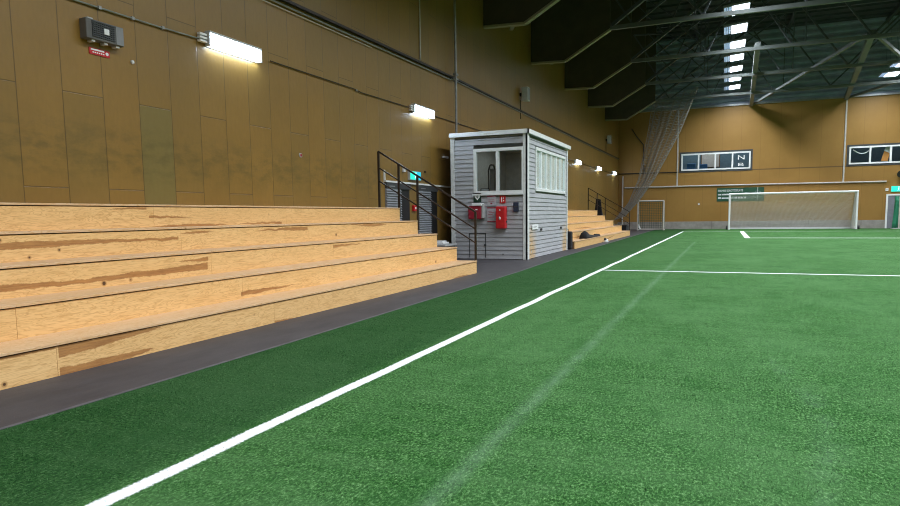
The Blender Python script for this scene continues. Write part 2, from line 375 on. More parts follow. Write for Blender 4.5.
co_[:, 2, :2] = p+ln; co_[:, 2, 2] = h
me = bpy.data.meshes.new('grass_pile'); me.vertices.add(n*3); me.vertices.foreach_set('co', co_.ravel()); me.loops.add(n*3); me.loops.foreach_set('vertex_index', np.arange(n*3, dtype=np.int32)); me.polygons.add(n); me.polygons.foreach_set('loop_start', np.arange(0, n*3, 3, dtype=np.int32)); me.update(); me.validate()
at_ = me.attributes.new('fibre', 'FLOAT', 'POINT'); at_.data.foreach_set('value', np.repeat(rg.random(n).astype(np.float32), 3)); me.materials.append(m_turf(True)); o = bpy.data.objects.new('grass_pile', me); C.objects.link(o); tag(o, 'short green plastic grass fibres standing on the near turf', 'grass', kind='stuff')
# windows in the far wall
for i, (x0, x1, z0, z1) in enumerate(wins):
    r = bpy.data.objects.new('window_%d' % (i+1), None); C.objects.link(r); r.location = (x0, FY, z0); struct(r, ['far wall strip window of four panes', 'far wall strip window at right edge'][i])
    f = MB(); w = .10; y0, y1 = FY-.06, FY+.10
    f.box(x0, x1, y0, y1, z0, z0+w); f.box(x0, x1, y0, y1, z1-w, z1)
    n = 4; st = (x1-x0-w)/n
    for k in range(n+1): f.box(x0+k*st, x0+k*st+w, y0, y1, z0+w, z1-w)
    f.build('window_frame', M['alu'], r)
    g = MB(); o = .12
    g.box(x0-o, x1+o, FY-.03, FY+.02, z1, z1+o); g.box(x0-o, x1+o, FY-.03, FY+.02, z0-o, z0); g.box(x0-o, x0, FY-.03, FY+.02, z0, z1); g.box(x1, x1+o, FY-.03, FY+.02, z0, z1)
    g.build('window_surround', M['dark'], r)
    for k in range(n): MB().box(x0+k*st+w, x0+(k+1)*st, FY+.02, FY+.03, z0+w, z1-w).build('pane', M['glass'], r)
# room behind the windows
b = MB(); b.box(WX, 14, FY+3.2, FY+3.3, 3, 6.5); b.box(WX, 14, FY+.3, FY+3.3, 6.4, 6.5); b.box(WX, 14, FY+.3, FY+3.3, 3.0, 3.1); b.box(3.9, 4.0, FY+.3, FY+3.3, 3, 6.5); b.box(WX-.1, WX, FY+.3, FY+3.3, 3, 6.5); b.box(14, 14.1, FY+.3, FY+3.3, 3, 6.5)
struct(b.build('wall_viewing_room', M['roomw']), 'blue grey room behind the far windows')
def sofa(x, y, z, label):
    t = thing('upholstered_chair', label, 'chair', (x, y, z)); 
    MB().box(x-.3, x+.3, y-.3, y+.3, z+.35, z+.5).build('seat', M['blue'], t, bevel=.03); MB().box(x-.3, x+.3, y+.22, y+.34, z+.45, z+1.35).build('backrest', M['blue'], t, bevel=.04)
    for dx in (-.25, .25):
        for dy in (-.22, .22): MB().tube((x+dx, y+dy, z), (x+dx, y+dy, z+.36), .02).build('leg', M['grey'], t)
sofa(-2.35, FY+1.1, 3.1+.28, 'blue chair behind leftmost pane of the four-pane window'); sofa(-1.55, FY+1.0, 3.1+.2, 'blue chair behind the second pane, right of the other blue chair')
t = thing('notice_board', 'tan board hanging behind the second pane of far window', 'board', (-1.1, FY+3.18, 4.7)); MB().box(-1.7, -.5, FY+3.1, FY+3.19, 4.55, 5.5).build('panel', M['pale'], t); MB().box(-1.75, -.45, FY+3.14, FY+3.19, 4.5, 5.55).build('frame', M['door'], t)
t = thing('window_lettering', 'white letters stuck inside rightmost pane of four-pane window', 'lettering', (.95, FY+.04, 4.3))
text('letter', 'N', .42, M['paper'], (.72, FY+.012, 4.78), (1, 0, 0), t, w=.42); text('letter', 'B', .3, M['paper'], (.75, FY+.012, 4.34), (1, 0, 0), t, w=.36)
o = MB().path([(7.55+.08*k, FY+.14, 5.12-.28*math.sin(math.pi*k/13)) for k in range(14)], .035).build('garland', M['paper']); tag(o, 'white garland swagged across the top of right window', 'garland')
t = thing('hanging_banner', 'orange and cream cloth hanging in middle pane of right window', 'banner', (9.35, FY+.25, 4.4))
MB().prism([(9.15, FY+.25, 4.35), (9.5, FY+.25, 4.3), (9.62, FY+.25, 4.8), (9.3, FY+.25, 4.95)], (0, .04, 0)).build('lower_cloth', M['orange'], t); MB().prism([(9.3, FY+.25, 4.95), (9.62, FY+.25, 4.8), (9.7, FY+.25, 5.25), (9.4, FY+.25, 5.28)], (0, .04, 0)).build('upper_cloth', M['paper'], t)

# ------------------------------------------------------------------ bleachers
TX = [-4.674, -5.11, -5.554, -6.0, -6.42, WX+.02]; RH = .277
def bleacher(y0, y1, first, label, near_end):
    t = thing('bleacher', label, 'bleacher', (TX[0], y0, 0))
    ends = [y0]; j = first
    while j < y1-.3:
        if j > y0+.3: ends.append(j)
        j += 2.61
    ends.append(y1)
    for k in range(5):
        x = TX[k]; zt = RH*(k+1)
        for a, c in zip(ends, ends[1:]):
            MB().box(x-.03, x, a+.0015, c-.0015, RH*k+(.0185 if k == 0 else .0005), zt-.032).build('riser_board', M['pine'], t)
            MB().box(TX[k+1]-(.0 if k == 4 else .03), x+.012, a+.001, c-.001, zt-.022, zt).build('tread_board', M['tread'], t, bevel=.003)
        for ye in ([y0, y1]):
            s = 1 if ye == y0 else -1
            MB().box(WX+.02, x-.031, ye+s*.001, ye+s*.03, RH*k+(.02 if k == 0 else -.021), zt-.024).build('end_panel', M['pine'] if s < 0 else near_end, t)
    return t
bleacher(-3.2, 12.485, 3.33-2.61*2, 'long pale pine bleacher of five steps, nearest the camera', M['pine'])
bleacher(22.0, 35.98, 24.6, 'distant pale pine bleacher of five steps beyond the grey cabin', M['door'])  # near end panels coloured dark brown for the shade beside the cabin
def railing(y, tops, label, nb=3, xs=None):
    t = thing('stair_railing', label, 'railing', (TX[0], y, 0))
    xs = xs or [-6.92, -6.44, -6.0, -4.70]
    def zt(x): return 1.27+(x+4.70)*(2.60-1.27)/(-6.92+4.70)
    for i, x in enumerate(xs):
        k = 4 if x < -6.42 else 3 if x < -6.0 else 2 if x < -5.56 else 0
        z0 = RH*(5 if x < -6.42 else 4 if x < -5.99 else 1)
        MB().box(x-.02, x+.02, y-.001, y+.039, z0-.25 if x > -4.9 else z0-.2, zt(x)).build('post', M['rail'], t)
    for i in range(nb):
        d = [0, .345, .63, .9][i]
        MB().bar((xs[0], y+.019, zt(xs[0])-d), (xs[-1]+.0, y+.019, zt(xs[-1])-d), .035, .025 if i else .035).build('handrail' if i == 0 else 'rail', M['rail'], t)
    return t
railing(12.49, None, 'dark sloping steel railing at the end of the near bleacher')
railing(35.99, None, 'thin sloping railing at far end of the distant bleacher')

# ------------------------------------------------------------------ cabin
cx0, cx1, cy0, cy1, cz = -6.93, -4.78, 16.6, 21.3, 3.36
cab = thing('referee_cabin', 'grey weatherboard cabin with white trim standing on the walkway', 'cabin', (cx0, cy0, 0))
pitch = .117
def siding_face(axis, fixed, a0, a1, hole, sgn):
    m = MB(); z = .03
    while z < cz-.16:
        z1 = min(z+pitch, cz-.14); segs = [(a0, a1)]
        if hole and z1 > hole[2] and z < hole[3]:
            segs = [(a0, hole[0]), (hole[1], a1)]
        for (s, e) in segs:
            if e-s < .02: continue
            zb = z
            lo, hi = .030, .008
            if axis == 'y':   # face perpendicular to Y
                m.prism([(s, fixed, zb), (s, fixed-lo*sgn, zb), (s, fixed-hi*sgn, z1+.01), (s, fixed, z1+.01)], (e-s, 0, 0))
            else:
                m.prism([(fixed, s, zb), (fixed+lo*sgn, s, zb), (fixed+hi*sgn, s, z1+.01), (fixed, s, z1+.01)], (0, e-s, 0))
        z += pitch
    return m
W1 = (-6.27, -4.885, 1.76, 2.97); W2 = (17.42, 20.95, 1.84, 3.03)
siding_face('y', cy0, cx0+.06, cx1-.06, W1, 1).build('front_siding', M['siding'], cab)
siding_face('x', cx1-.03, cy0+.05, cy1-.05, W2, 1).build('side_siding', M['siding'], cab)
siding_face('x', cx0+.03, cy0+.05, cy1-.05, None, -1).build('rear_siding', M['siding'], cab)
siding_face('y', cy1, cx0+.06, cx1-.06, None, -1).build('end_siding', M['siding'], cab)
m = MB(); m.box(cx1-.11, cx1+.012, cy0-.04, cy0+.01, .02, cz-.02); m.box(cx1-.035, cx1+.02, cy0-.04, cy0+.12, .02, cz-.02); m.build('corner_trim', M['trim'], cab)
m = MB(); m.box(cx0, cx0+.11, cy0-.04, cy0+.01, .02, cz-.02); m.build('corner_trim', M['trim'], cab)
m = MB(); m.box(cx1-.035, cx1+.01, cy1-.09, cy1+.01, .02, cz-.02); m.build('corner_trim', M['trim'], cab)
m = MB(); m.box(cx0-.01, cx1+.07, cy0-.11, cy0-.07, cz-.06, cz+.05); m.box(cx1+.03, cx1+.07, cy0-.11, cy1+.25, cz-.06, cz+.05); m.box(cx0-.01, cx1+.07, cy1+.2, cy1+.25, cz-.06, cz+.05); m.build('fascia_board', M['white'], cab)
m = MB(); m.box(cx0-.01, cx1+.03, cy0-.07, cy1+.2, cz-.05, cz+.02); m.build('roof', M['lgrey'], cab)
# front window
x0, x1, z0, z1 = W1; m = MB(); w = .085; ya, yb = cy0-.045, cy0+.06
m.box(x0, x1, ya, yb, z0, z0+w); m.box(x0, x1, ya, yb, z1-w, z1); m.box(x0, x0+w, ya, yb, z0+w, z1-w); m.box(x1-.04, x1, ya, yb, z0+w, z1-w); m.box(-5.635, -5.55, ya+.005, yb, z0+w, z1-w)
f = m.build('window_frame', M['white'], cab, bevel=.006)
MB().box(x0+w, -5.635, cy0, cy0+.006, z0+w, z1-w).build('pane', M['glass'], f); MB().box(-5.55, x1-.04, cy0, cy0+.006, z0+w, z1-w).build('pane', M['glass'], f)
MB().box(x0-.03, x1, ya-.03, ya+.01, z0-.03, z0+.01).build('window_sill', M['white'], f)
# side window with blinds
y0, y1, z0, z1 = W2; m = MB(); xa, xb = cx1-.09, cx1+.02
m.box(xa, xb, y0, y1, z0, z0+w); m.box(xa, xb, y0, y1, z1-w, z1); m.box(xa, xb, y0, y0+.07, z0+w, z1-w); m.box(xa, xb, y1-.07, y1, z0+w, z1-w)
for k in range(1, 6):
    yy = y0+k*(y1-y0)/6; m.box(cx1-.05, cx1+.012, yy-.04, yy+.04, z0+w, z1-w)
f = m.build('window_frame', M['white'], cab, bevel=.006)
for k in range(6):
    a = y0+k*(y1-y0)/6+.05; c = y0+(k+1)*(y1-y0)/6-.05
    MB().box(cx1-.020, cx1-.015, a-.02, c+.02, z0+w, z1-w).build('pane', M['glass'], f)
    q = MB()
    for j in range(18): q.box(cx1-.05, cx1-.028, a-.01, c+.01, z0+w+.003+j*.0585, z0+w+.0575+j*.0585)
    q.build('blind', M['blind'], f)
# interior lining
m = MB(); m.box(cx0+.05, cx1-.1, cy1-.07, cy1-.03, .02, cz-.08); m.box(cx0+.04, cx0+.07, cy0+.04, cy1-.07, .02, cz-.08); m.box(cx0+.05, cx1-.1, cy0+.04, cy1-.07, cz-.10, cz-.06); m.box(cx0+.05, cx1-.08, cy0+.04, cy1-.07, .02, .06)
m.box(cx1-.10, cx1-.07, cy0+.05, cy1-.05, .06, W2[2]); m.box(cx1-.10, cx1-.07, cy0+.05, cy1-.05, W2[3], cz-.1); m.box(cx0+.07, cx1-.1, cy0+.04, cy0+.05, .06, W1[2])
m.build('interior_lining', M['inside'], cab)
MB().box(-5.36, -5.0, cy0+1.6, cy0+1.64, .07, 2.72).build('cupboard_door', M['door'], cab)
# hatch outline low on the front
m = MB(); hx0, hx1, hz0, hz1 = -6.41, -5.93, .06, .72
m.box(hx0, hx1, cy0-.036, cy0-.02, hz1-.018, hz1); m.box(hx0, hx0+.018, cy0-.036, cy0-.02, hz0, hz1); m.box(hx1-.018, hx1, cy0-.036, cy0-.02, hz0, hz1); m.box(hx1-.05, hx1+.01, cy0-.045, cy0-.03, .38, .42)
m.build('hatch', M['dark'], cab)
m = MB(); m.box(-5.46, -5.43, cy0-.037, cy0-.02, .14, .17); m.build('vent_cap', M['dark'], cab)
for yy in (17.95, 20.35): MB().tube((cx1-.01, yy, .78), (cx1+.04, yy, .78), .035).build('bolt', M['dark'], cab)
t = thing('name_plate', 'small white plate on the pitch side of the cabin', 'plate', (cx1+.01, 17.35, .62)); MB().box(cx1+.005, cx1+.02, 17.02, 17.62, .80, .93).build('plate', M['paper'], t); MB().box(cx1+.02, cx1+.022, 17.1, 17.5, .855, .875).build('print_line', M['grey'], t)
# chair & machine inside
t = thing('office_chair', 'tall loop-backed chair seen through the left cabin pane', 'chair', (-6.05, 17.3, .06))
pts = [(-6.16, 17.5, 1.75), (-6.17, 17.5, 2.45), (-6.12, 17.5, 2.6), (-6.02, 17.5, 2.6), (-5.97, 17.5, 2.45), (-5.98, 17.5, 1.75)]
MB().path(pts, .022).build('back_frame', M['dark'], t); MB().box(-6.13, -6.0, 17.5, 17.51, 1.85, 2.5).build('back_mesh', M['grey'], t); MB().box(-6.3, -5.85, 17.1, 17.55, 1.55, 1.68).build('seat', M['dark'], t, bevel=.03); MB().tube((-6.07, 17.3, .3), (-6.07, 17.3, 1.56), .03).build('stem', M['dark'], t)
m = MB()
for k in range(5): a = k*1.257; m.bar((-6.07, 17.3, .2), (-6.07+.28*math.cos(a), 17.3+.28*math.sin(a), .1), .04)
m.tube((-6.07, 17.3, .1), (-6.07, 17.3, .32), .04); m.build('base', M['dark'], t)
t = thing('desk', 'desk under the front window inside the cabin', 'desk', (-5.8, 16.9, .06)); MB().box(-6.8, -5.0, 16.68, 17.05, 1.60, 1.64).build('desktop', M['lgrey'], t)
for dx in (-6.7, -5.1): MB().box(dx-.03, dx+.03, 16.7, 17.0, .06, 1.6).build('leg', M['grey'], t)
t = thing('computer_monitor', 'small monitor with pale blue screen on the cabin desk', 'monitor', (-6.1, 16.95, 1.64)); MB().box(-6.2, -5.95, 16.93, 16.97, 1.72, 1.93).build('casing', M['black'], t); MB().box(-6.18, -5.97, 16.925, 16.93, 1.74, 1.91).build('screen', M['lgrey'], t); MB().box(-6.14, -6.02, 16.88, 17.0, 1.64, 1.655).build('foot', M['black'], t); MB().tube((-6.08, 16.95, 1.65), (-6.08, 16.95, 1.74), .015).build('neck', M['black'], t)
t = thing('duffel_bag', 'dark bag on the cabin desk right of monitor', 'bag', (-5.85, 16.9, 1.64)); MB().ball((-5.83, 16.88, 1.72), .085, 1.1, 1, .95).build('body', M['cloth'], t, smooth=True); MB().path([(-5.9, 16.88, 1.77), (-5.87, 16.88, 1.83), (-5.8, 16.88, 1.83), (-5.77, 16.88, 1.77)], .008).build('handle', M['grey'], t)

# safety equipment on the cabin front
F = cy0-.037
t = thing('defibrillator_cabinet', 'red defibrillator cabinet with white top at left on cabin front', 'cabinet', (-6.2, F, 1.2))
MB().box(-6.37, -6.0, F-.17, F, 1.10, 1.45).build('body', M['redd'], t, bevel=.02); MB().box(-6.26, -5.97, F-.20, F, 1.45, 1.52).build('lid', M['paper'], t, bevel=.015); MB().box(-5.995, -5.93, F-.15, F, 1.12, 1.50).build('side_panel', M['lgrey'], t, bevel=.01); MB().box(-6.16, -6.1, F-.176, F-.17, 1.34, 1.37).build('latch', M['paper'], t)
t = thing('defibrillator_sign', 'dark green sign with white heart above the left red cabinet', 'sign', (-6.15, F, 1.6))
MB().box(-6.27, -6.05, F-.008, F, 1.55, 1.80).build('plate', plain('sign_deep_green', (.006, .035, .022), .4), t)
m = MB(); hp = []
for k in range(24):
    a = 2*math.pi*k/24; hp.append((-6.16+.0050*16*math.sin(a)**3, F-.010, 1.685+.0050*(13*math.cos(a)-5*math.cos(2*a)-2*math.cos(3*a)-math.cos(4*a))))
m.prism(hp, (0, .003, 0)); m.build('heart', M['paper'], t)
m = MB(); m.prism([(-6.155, F-.013, 1.75), (-6.19, F-.013, 1.68), (-6.165, F-.013, 1.685), (-6.175, F-.013, 1.62), (-6.135, F-.013, 1.70), (-6.16, F-.013, 1.695)], (0, .003, 0)); m.build('bolt', M['green'], t)
t = thing('fire_extinguisher_cabinet', 'tall bright red extinguisher cabinet at right on cabin front', 'cabinet', (-5.5, F, 1.0))
MB().box(-5.585, -5.315, F-.20, F, .84, 1.43).build('body', M['red'], t, bevel=.03); MB().ball((-5.465, F-.20, 1.33), .022, 1, .5, 1).build('lock', M['paper'], t); MB().ball((-5.465, F-.20, 1.12), .03, .9, .5, 1.4).build('inspection_window', M['paper'], t); MB().box(-5.315, -5.295, F-.13, F-.09, 1.0, 1.04).build('hinge', M['dark'], t)
t = thing('fire_extinguisher_sign', 'small red square pictogram sign above tall red cabinet', 'sign', (-5.465, F, 1.54)); MB().box(-5.525, -5.365, F-.008, F, 1.51, 1.71).build('plate', M['red'], t)
m = MB(); m.box(-5.490, -5.460, F-.012, F-.008, 1.54, 1.65); m.box(-5.485, -5.465, F-.012, F-.008, 1.65, 1.68); m.box(-5.435, -5.415, F-.012, F-.008, 1.56, 1.60); m.box(-5.435, -5.415, F-.012, F-.008, 1.62, 1.67); m.build('pictogram', M['paper'], t)
def poster(x0, x1, z0, z1, label, lines):
    t = thing('notice', label, 'notice', (x0, F, z0)); MB().box(x0, x1, F-.006, F, z0, z1).build('sheet', plain('printed_sheet', (.42, .40, .43), .6, 0, .12, 30), t)
    MB().box(x0, x1, F-.008, F-.006, z1-.03, z1).build('red_header', M['redd'], t)
    m = MB()
    for (a, c, zz, h) in lines: m.box(x0+a, x0+c, F-.008, F-.006, z0+zz, z0+zz+h)
    m.build('print', M['redd'], t)
poster(-5.88, -5.63, 1.45, 1.72, 'upper grey notice with red header between the red cabinets', [(.03, .10, .15, .012), (.12, .2, .15, .012), (.03, .2, .10, .012), (.09, .14, .05, .03)])
poster(-5.88, -5.63, 1.02, 1.41, 'lower grey notice with red header between the red cabinets', [(.03, .12, .28, .012), (.05, .2, .24, .012), (.03, .15, .19, .012), (0, .24, 0, .02), (.03, .2, .12, .015)])
t = thing('junction_box', 'small dark blue box right of the red extinguisher cabinet', 'box', (-5.16, F, 1.2)); MB().box(-5.14, -5.0, F-.05, F, 1.28, 1.53).build('housing', M['navy'], t, bevel=.01); MB().box(-5.12, -5.02, F-.054, F-.05, 1.40, 1.43).build('lip', M['dark'], t)

# ------------------------------------------------------------------ doors, signs on the left wall
def wdoor(i, y0, y1, yd):
    r = bpy.data.objects.new('door_%d' % i, None); C.objects.link(r); r.location = (WX, y0, 0); struct(r, ['grey slatted door nearest the bleacher railing', 'grey slatted door nearest the cabin'][i-1])
    MB().box(WX, WX+.05, y0, yd, 1.86, 2.0).build('header', M['dark'], r)
    MB().box(WX, WX+.01, y1, yd, .02, 1.86).build('painted_dark_gap', M['black'], r)  # flat black panel on the wall, painted for the darkness of the gap
    m = MB()
    for k in range(31): z = .04+k*.0585; m.prism([(WX+.03, y0, z), (WX+.065, y0, z+.012), (WX+.03, y0, z+.045)], (0, y1-y0, 0))
    m.box(WX, WX+.032, y0, y1, .02, 1.86); m.build('leaf', M['louv'], r)
    MB().box(WX+.05, WX+.06, y0+.12, y0+.4, 1.90, 1.925).build('name_strip', M['grey'], r)
wdoor(1, 13.52, 14.27, 14.78); wdoor(2, 15.25, 16.02, 16.48)
o = MB().box(WX, WX+.06, 13.46, 17.5, 2.0, 2.04).box(WX, WX+.03, 13.46, 13.50, 2.04, 2.28).build('trim_5', M['white']); struct(o, 'thin white ledge over the slatted doors')
def exit_sign(x, y, z, along, label, w=.42, h=.21):
    t = thing('exit_sign', label, 'exit sign', (x, y, z)); d = .07
    def bx(a0, a1, z0, z1, o0, o1, m, n):
        q = MB()
        if along == 'y': q.box(x+o0, x+o1, y+a0, y+a1, z+z0, z+z1)
        else: q.box(x+a0, x+a1, y-o1, y-o0, z+z0, z+z1)
        return q.build(n, m, t)
    bx(0, w, 0, h, 0, d, M['lgrey'], 'housing'); bx(.01, w*.5, .01, h-.01, d, d+.006, EXITG, 'face'); bx(w*.5, w-.01, .01, h-.01, d, d+.006, EXITB if along == 'y' else EXITG, 'face')
    q = MB(); s = h/.2
    P = lambda a, zz: (x+d+.01, y+a, z+zz) if along == 'y' else (x+a, y-d-.01, z+zz)
    c = w*.5
    q.tube(P(c, .155*s), P(c+.001, .158*s), .016*s, n=10) if False else q.ball(P(c+.01, .16*s), .017*s, .4 if along == 'y' else 1, .4 if along != 'y' else 1, 1)
    for a, bb in [((c, .135*s), (c-.015, .085*s)), ((c-.015, .085*s), (c+.03, .06*s)), ((c+.03, .06*s), (c+.02, .03*s)), ((c-.015, .085*s), (c-.05, .04*s)), ((c, .13*s), (c+.04, .11*s)), ((c, .13*s), (c-.035, .11*s))]:
        q.bar(P(*a), P(*bb), .012, .014)
    q.build('running_figure', EXITW, t)
    return t
exit_sign(WX, 14.72, 2.11, 'y', 'lit green exit sign over the slatted doors on left wall', .62, .22)
t = thing('fire_alarm_button', 'small red alarm call point between the slatted doors', 'alarm', (WX, 15.05, 1.4)); MB().box(WX, WX+.06, 14.93, 15.12, 1.33, 1.48).build('housing', M['red'], t, bevel=.01); MB().box(WX+.06, WX+.064, 14.99, 15.06, 1.38, 1.43).build('glass', M['paper'], t)
t = thing('emergency_lamp', 'small white square box left of the left-wall exit sign', 'lamp', (WX, 14.45, 2.3)); MB().box(WX, WX+.05, 14.42, 14.55, 2.29, 2.39).build('housing', M['paper'], t, bevel=.008); MB().box(WX+.05, WX+.055, 14.45, 14.52, 2.315, 2.365).build('lens', M['lgrey'], t)
t = thing('push_button', 'tiny dark button right of the left-wall exit sign', 'button', (WX, 15.72, 2.3)); MB().tube((WX, 15.73, 2.36), (WX+.03, 15.73, 2.36), .03).build('cap', M['rail'], t); MB().tube((WX+.03, 15.73, 2.36), (WX+.035, 15.73, 2.36), .012).build('centre', M['dark'], t)
t = thing('wall_hooks', 'row of three tiny white hooks on wall beside the cabin', 'hooks', (WX, 17.1, 2.85)); MB().box(WX, WX+.01, 16.9, 17.3, 2.83, 2.86).build('rail', M['pale'], t)
for k in range(3): MB().box(WX+.01, WX+.05, 16.93+k*.13, 16.99+k*.13, 2.82, 2.87).build('hook', M['paper'], t)
t = thing('storage_crate', 'dark low crate on the walkway between bleacher and cabin', 'crate', (-7.0, 15.9, 0)); m = MB(); m.box(-7.25, -6.72, 15.6, 16.35, .02, .40); m.build('body', M['dark'], t, bevel=.02); m = MB(); m.box(-7.27, -6.70, 15.58, 16.37, .40, .45); m.build('lid', M['lgrey'], t, bevel=.01)
t = thing('folded_towel', 'white folded cloth lying on the dark crate', 'towel', (-7.0, 16.0, .45)); MB().box(-7.15, -6.85, 15.8, 16.2, .45, .50).build('lower_fold', M['paper'], t, bevel=.015); MB().box(-7.13, -6.88, 15.82, 16.1, .50, .54).build('upper_fold', M['paper'], t, bevel=.015)
# heater / fan grille with red sign, sensors
t = thing('ventilation_grille_box', 'grey ribbed loudspeaker box high on the left wall above red sign', 'speaker', (WX, 5.82, 3.42))
MB().box(WX, WX+.12, 5.82, 6.36, 3.42, 3.66).build('housing', plain('speaker_box_grey', (.11,.105,.10), .6), t, bevel=.01); m = MB()
for k in range(8): m.box(WX+.12, WX+.132, 5.90, 6.22, 3.455+k*.025, 3.467+k*.025)
for k in range(11): m.box(WX+.12, WX+.128, 5.90+k*.03, 5.907+k*.03, 3.45, 3.64)
m.build('grille', M['dark'], t); MB().box(WX+.128, WX+.138, 6.06, 6.13, 3.51, 3.58).build('badge', M['paper'], t); MB().box(WX+.12, WX+.126, 6.24, 6.35, 3.43, 3.65).build('end_plate', M['grey'], t)
for yy in (5.90, 6.08, 6.25): MB().box(WX+.02, WX+.1, yy, yy+.05, 3.395, 3.42).build('bracket', M['lgrey'], t)
MB().box(WX, WX+.08, 5.88, 5.95, 3.66, 3.685).build('bracket', M['lgrey'], t)
t = thing('red_warning_sign', 'small red sign with white print below the grey wall box', 'sign', (WX, 5.93, 3.26)); MB().box(WX, WX+.012, 5.93, 6.22, 3.265, 3.345).build('plate', M['red'], t); m = MB(); m.box(WX+.012, WX+.015, 5.95, 6.14, 3.315, 3.335)
for k in range(6): m.box(WX+.012, WX+.015, 5.97+k*.03, 5.99+k*.03, 3.285, 3.30)
m.tube((WX+.012, 6.18, 3.305), (WX+.016, 6.18, 3.305), .022); m.build('print', M['paper'], t)
t = thing('wall_sensor', 'tiny white round sensor on wall right of red sign', 'sensor', (WX, 6.57, 3.29)); MB().tube((WX, 6.57, 3.29), (WX+.02, 6.57, 3.29), .026, n=16).build('base', M['lgrey'], t); MB().ball((WX+.02, 6.57, 3.29), .016, .6, 1, 1).build('lens', M['paper'], t)
t = thing('wall_plug', 'tiny dark round cap low on the left wall', 'cap', (WX, 10.25, 2.36)); MB().tube((WX, 10.25, 2.36), (WX+.02, 10.25, 2.36), .04, n=14).build('rim', M['lgrey'], t); MB().tube((WX+.02, 10.25, 2.36), (WX+.025, 10.25, 2.36), .028, n=14).build('hole', M['redd'], t)
def speaker(y, z, label, s=1.):
    t = thing('wall_loudspeaker', label, 'loudspeaker', (WX, y, z)); MB().box(WX+.1*s, WX+.36*s, y-.16*s, y+.16*s, z-.26*s, z+.26*s).build('cabinet', M['lgrey'], t, bevel=.03); MB().box(WX, WX+.12*s, y-.04, y+.04, z-.06, z+.06).build('bracket', M['dark'], t); MB().box(WX+.36*s, WX+.365*s, y-.12*s, y+.12*s, z-.22*s, z+.22*s).build('grille', M['grey'], t)
    MB().path([(WX+.02, y, z-.2), (WX+.02, y+.02, z-.9)], .012).build('cable', M['rail'], t)
speaker(24.45, 5.75, 'pale wall loudspeaker above and right of the cabin'); speaker(43.9, 6.0, 'small pale loudspeaker near the far left corner', 1.0)
# conduits
def conduit(name, pts, r, m, label, clips=None):
    t = thing(name, label, 'conduit', pts[0]); MB().path(pts, r, 8).build('pipe', m, t)
    if clips:
        for c in clips: MB().box(c[0]-.02, c[0]+.02, c[1]-.02, c[1]+.02, c[2]-.02, c[2]+.02).build('clip', M['galv'], t)
    return t
conduit('wall_conduit', [(WX+.025, -3, 3.80), (WX+.025, 7.0, 3.86), (WX+.025, 7.75, 3.88)], .011, M['galv'], 'thin conduit running into left end of the nearest wall light', [(WX+.025, 6.1, 3.855), (WX+.025, 6.6, 3.858), (WX+.025, 7.1, 3.863)])
conduit('wall_conduit', [(WX+.025, 9.45, 3.90), (WX+.025, 12.2, 3.90), (WX+.025, 12.5, 3.87), (WX+.025, 14.8, 3.895)], .010, M['rail'], 'thin conduit between the two nearest wall lights', [(WX+.025, 12.3, 3.88)])
conduit('wall_conduit', [(WX+.025, 16.45, 3.89), (WX+.025, FY-.1, 3.98)], .011, M['rail'], 'thin conduit running from second wall light to far corner', [(WX+.025, y, 3.9) for y in (17.9, 18.1)])
t = thing('cable_tray', 'long dark cable tray with silver pipe along left wall', 'cable tray', (WX, 0, 5.0)); MB().bar((WX+.06, -3, 4.86), (WX+.06, 18, 5.13), .07, .05).bar((WX+.06, 18, 5.13), (WX+.06, FY-.1, 5.19), .05, .05).build('tray', M['rail'], t)
MB().path([(WX+.04, -3, 4.77), (WX+.04, 17.5, 5.045)], .016).build('pipe', M['galv'], t); MB().path([(WX+.035, 17.5, 5.08), (WX+.035, FY-.1, 5.13)], .02).build('pipe', M['galv'], t)
MB().path([(WX+.035, -3, 4.70), (WX+.035, 13.0, 4.92)], .008).build('thin_pipe', M['pale'], t)
t = thing('vertical_pipe', 'thick silver pipe rising from the cabin roof up the wall', 'pipe', (WX, 17.58, 3.4)); MB().path([(WX+.16, 17.58, .018), (WX+.16, 17.58, 3.42)], .04).build('lower_pipe', M['black'], t); MB().path([(WX+.16, 17.58, 3.42), (WX+.16, 17.58, 12)], .035, 10).build('upper_pipe', M['galv'], t)
for zz in (5.2, 5.07): MB().box(WX+.10, WX+.2, 17.52, 17.70, zz-.03, zz+.03).build('clamp', M['galv'], t)
conduit('vertical_conduit', [(WX+.03, 15.53, 5.18), (WX+.03, 15.53, 12)], .018, M['pale'], 'thin vertical conduit above the cable tray left of thick pipe')
conduit('far_conduit', [(-6.85, FY-.065, 3.06), (-3.2, FY-.065, 3.06), (3.5, FY-.065, 3.04), (9.45, FY-.065, 3.0)], .05, M['pale'], 'thick pale pipe running level across the far wall', [(-5+k*3, FY-.021, 3.05) for k in range(5)])
conduit('corner_pipe', [(-6.98, FY-.12, .02), (-6.98, FY-.12, 3.9)], .05, M['pale'], 'pale vertical pipe beside the far left corner')
conduit('dark_cable', [(WX+.03, FY-.06, 4.09), (-3.2, FY-.06, 4.07)], .03, M['rail'], 'dark level cable left of the far window')
conduit('corner_cable', [(-6.4, FY-.05, 7.3), (-6.1, FY-.05, 6.8), (-5.55, FY-.05, 6.1), (-5.5, FY-.05, 4.16)], .03, M['rail'], 'dark hanging cable on the far wall near the corner')
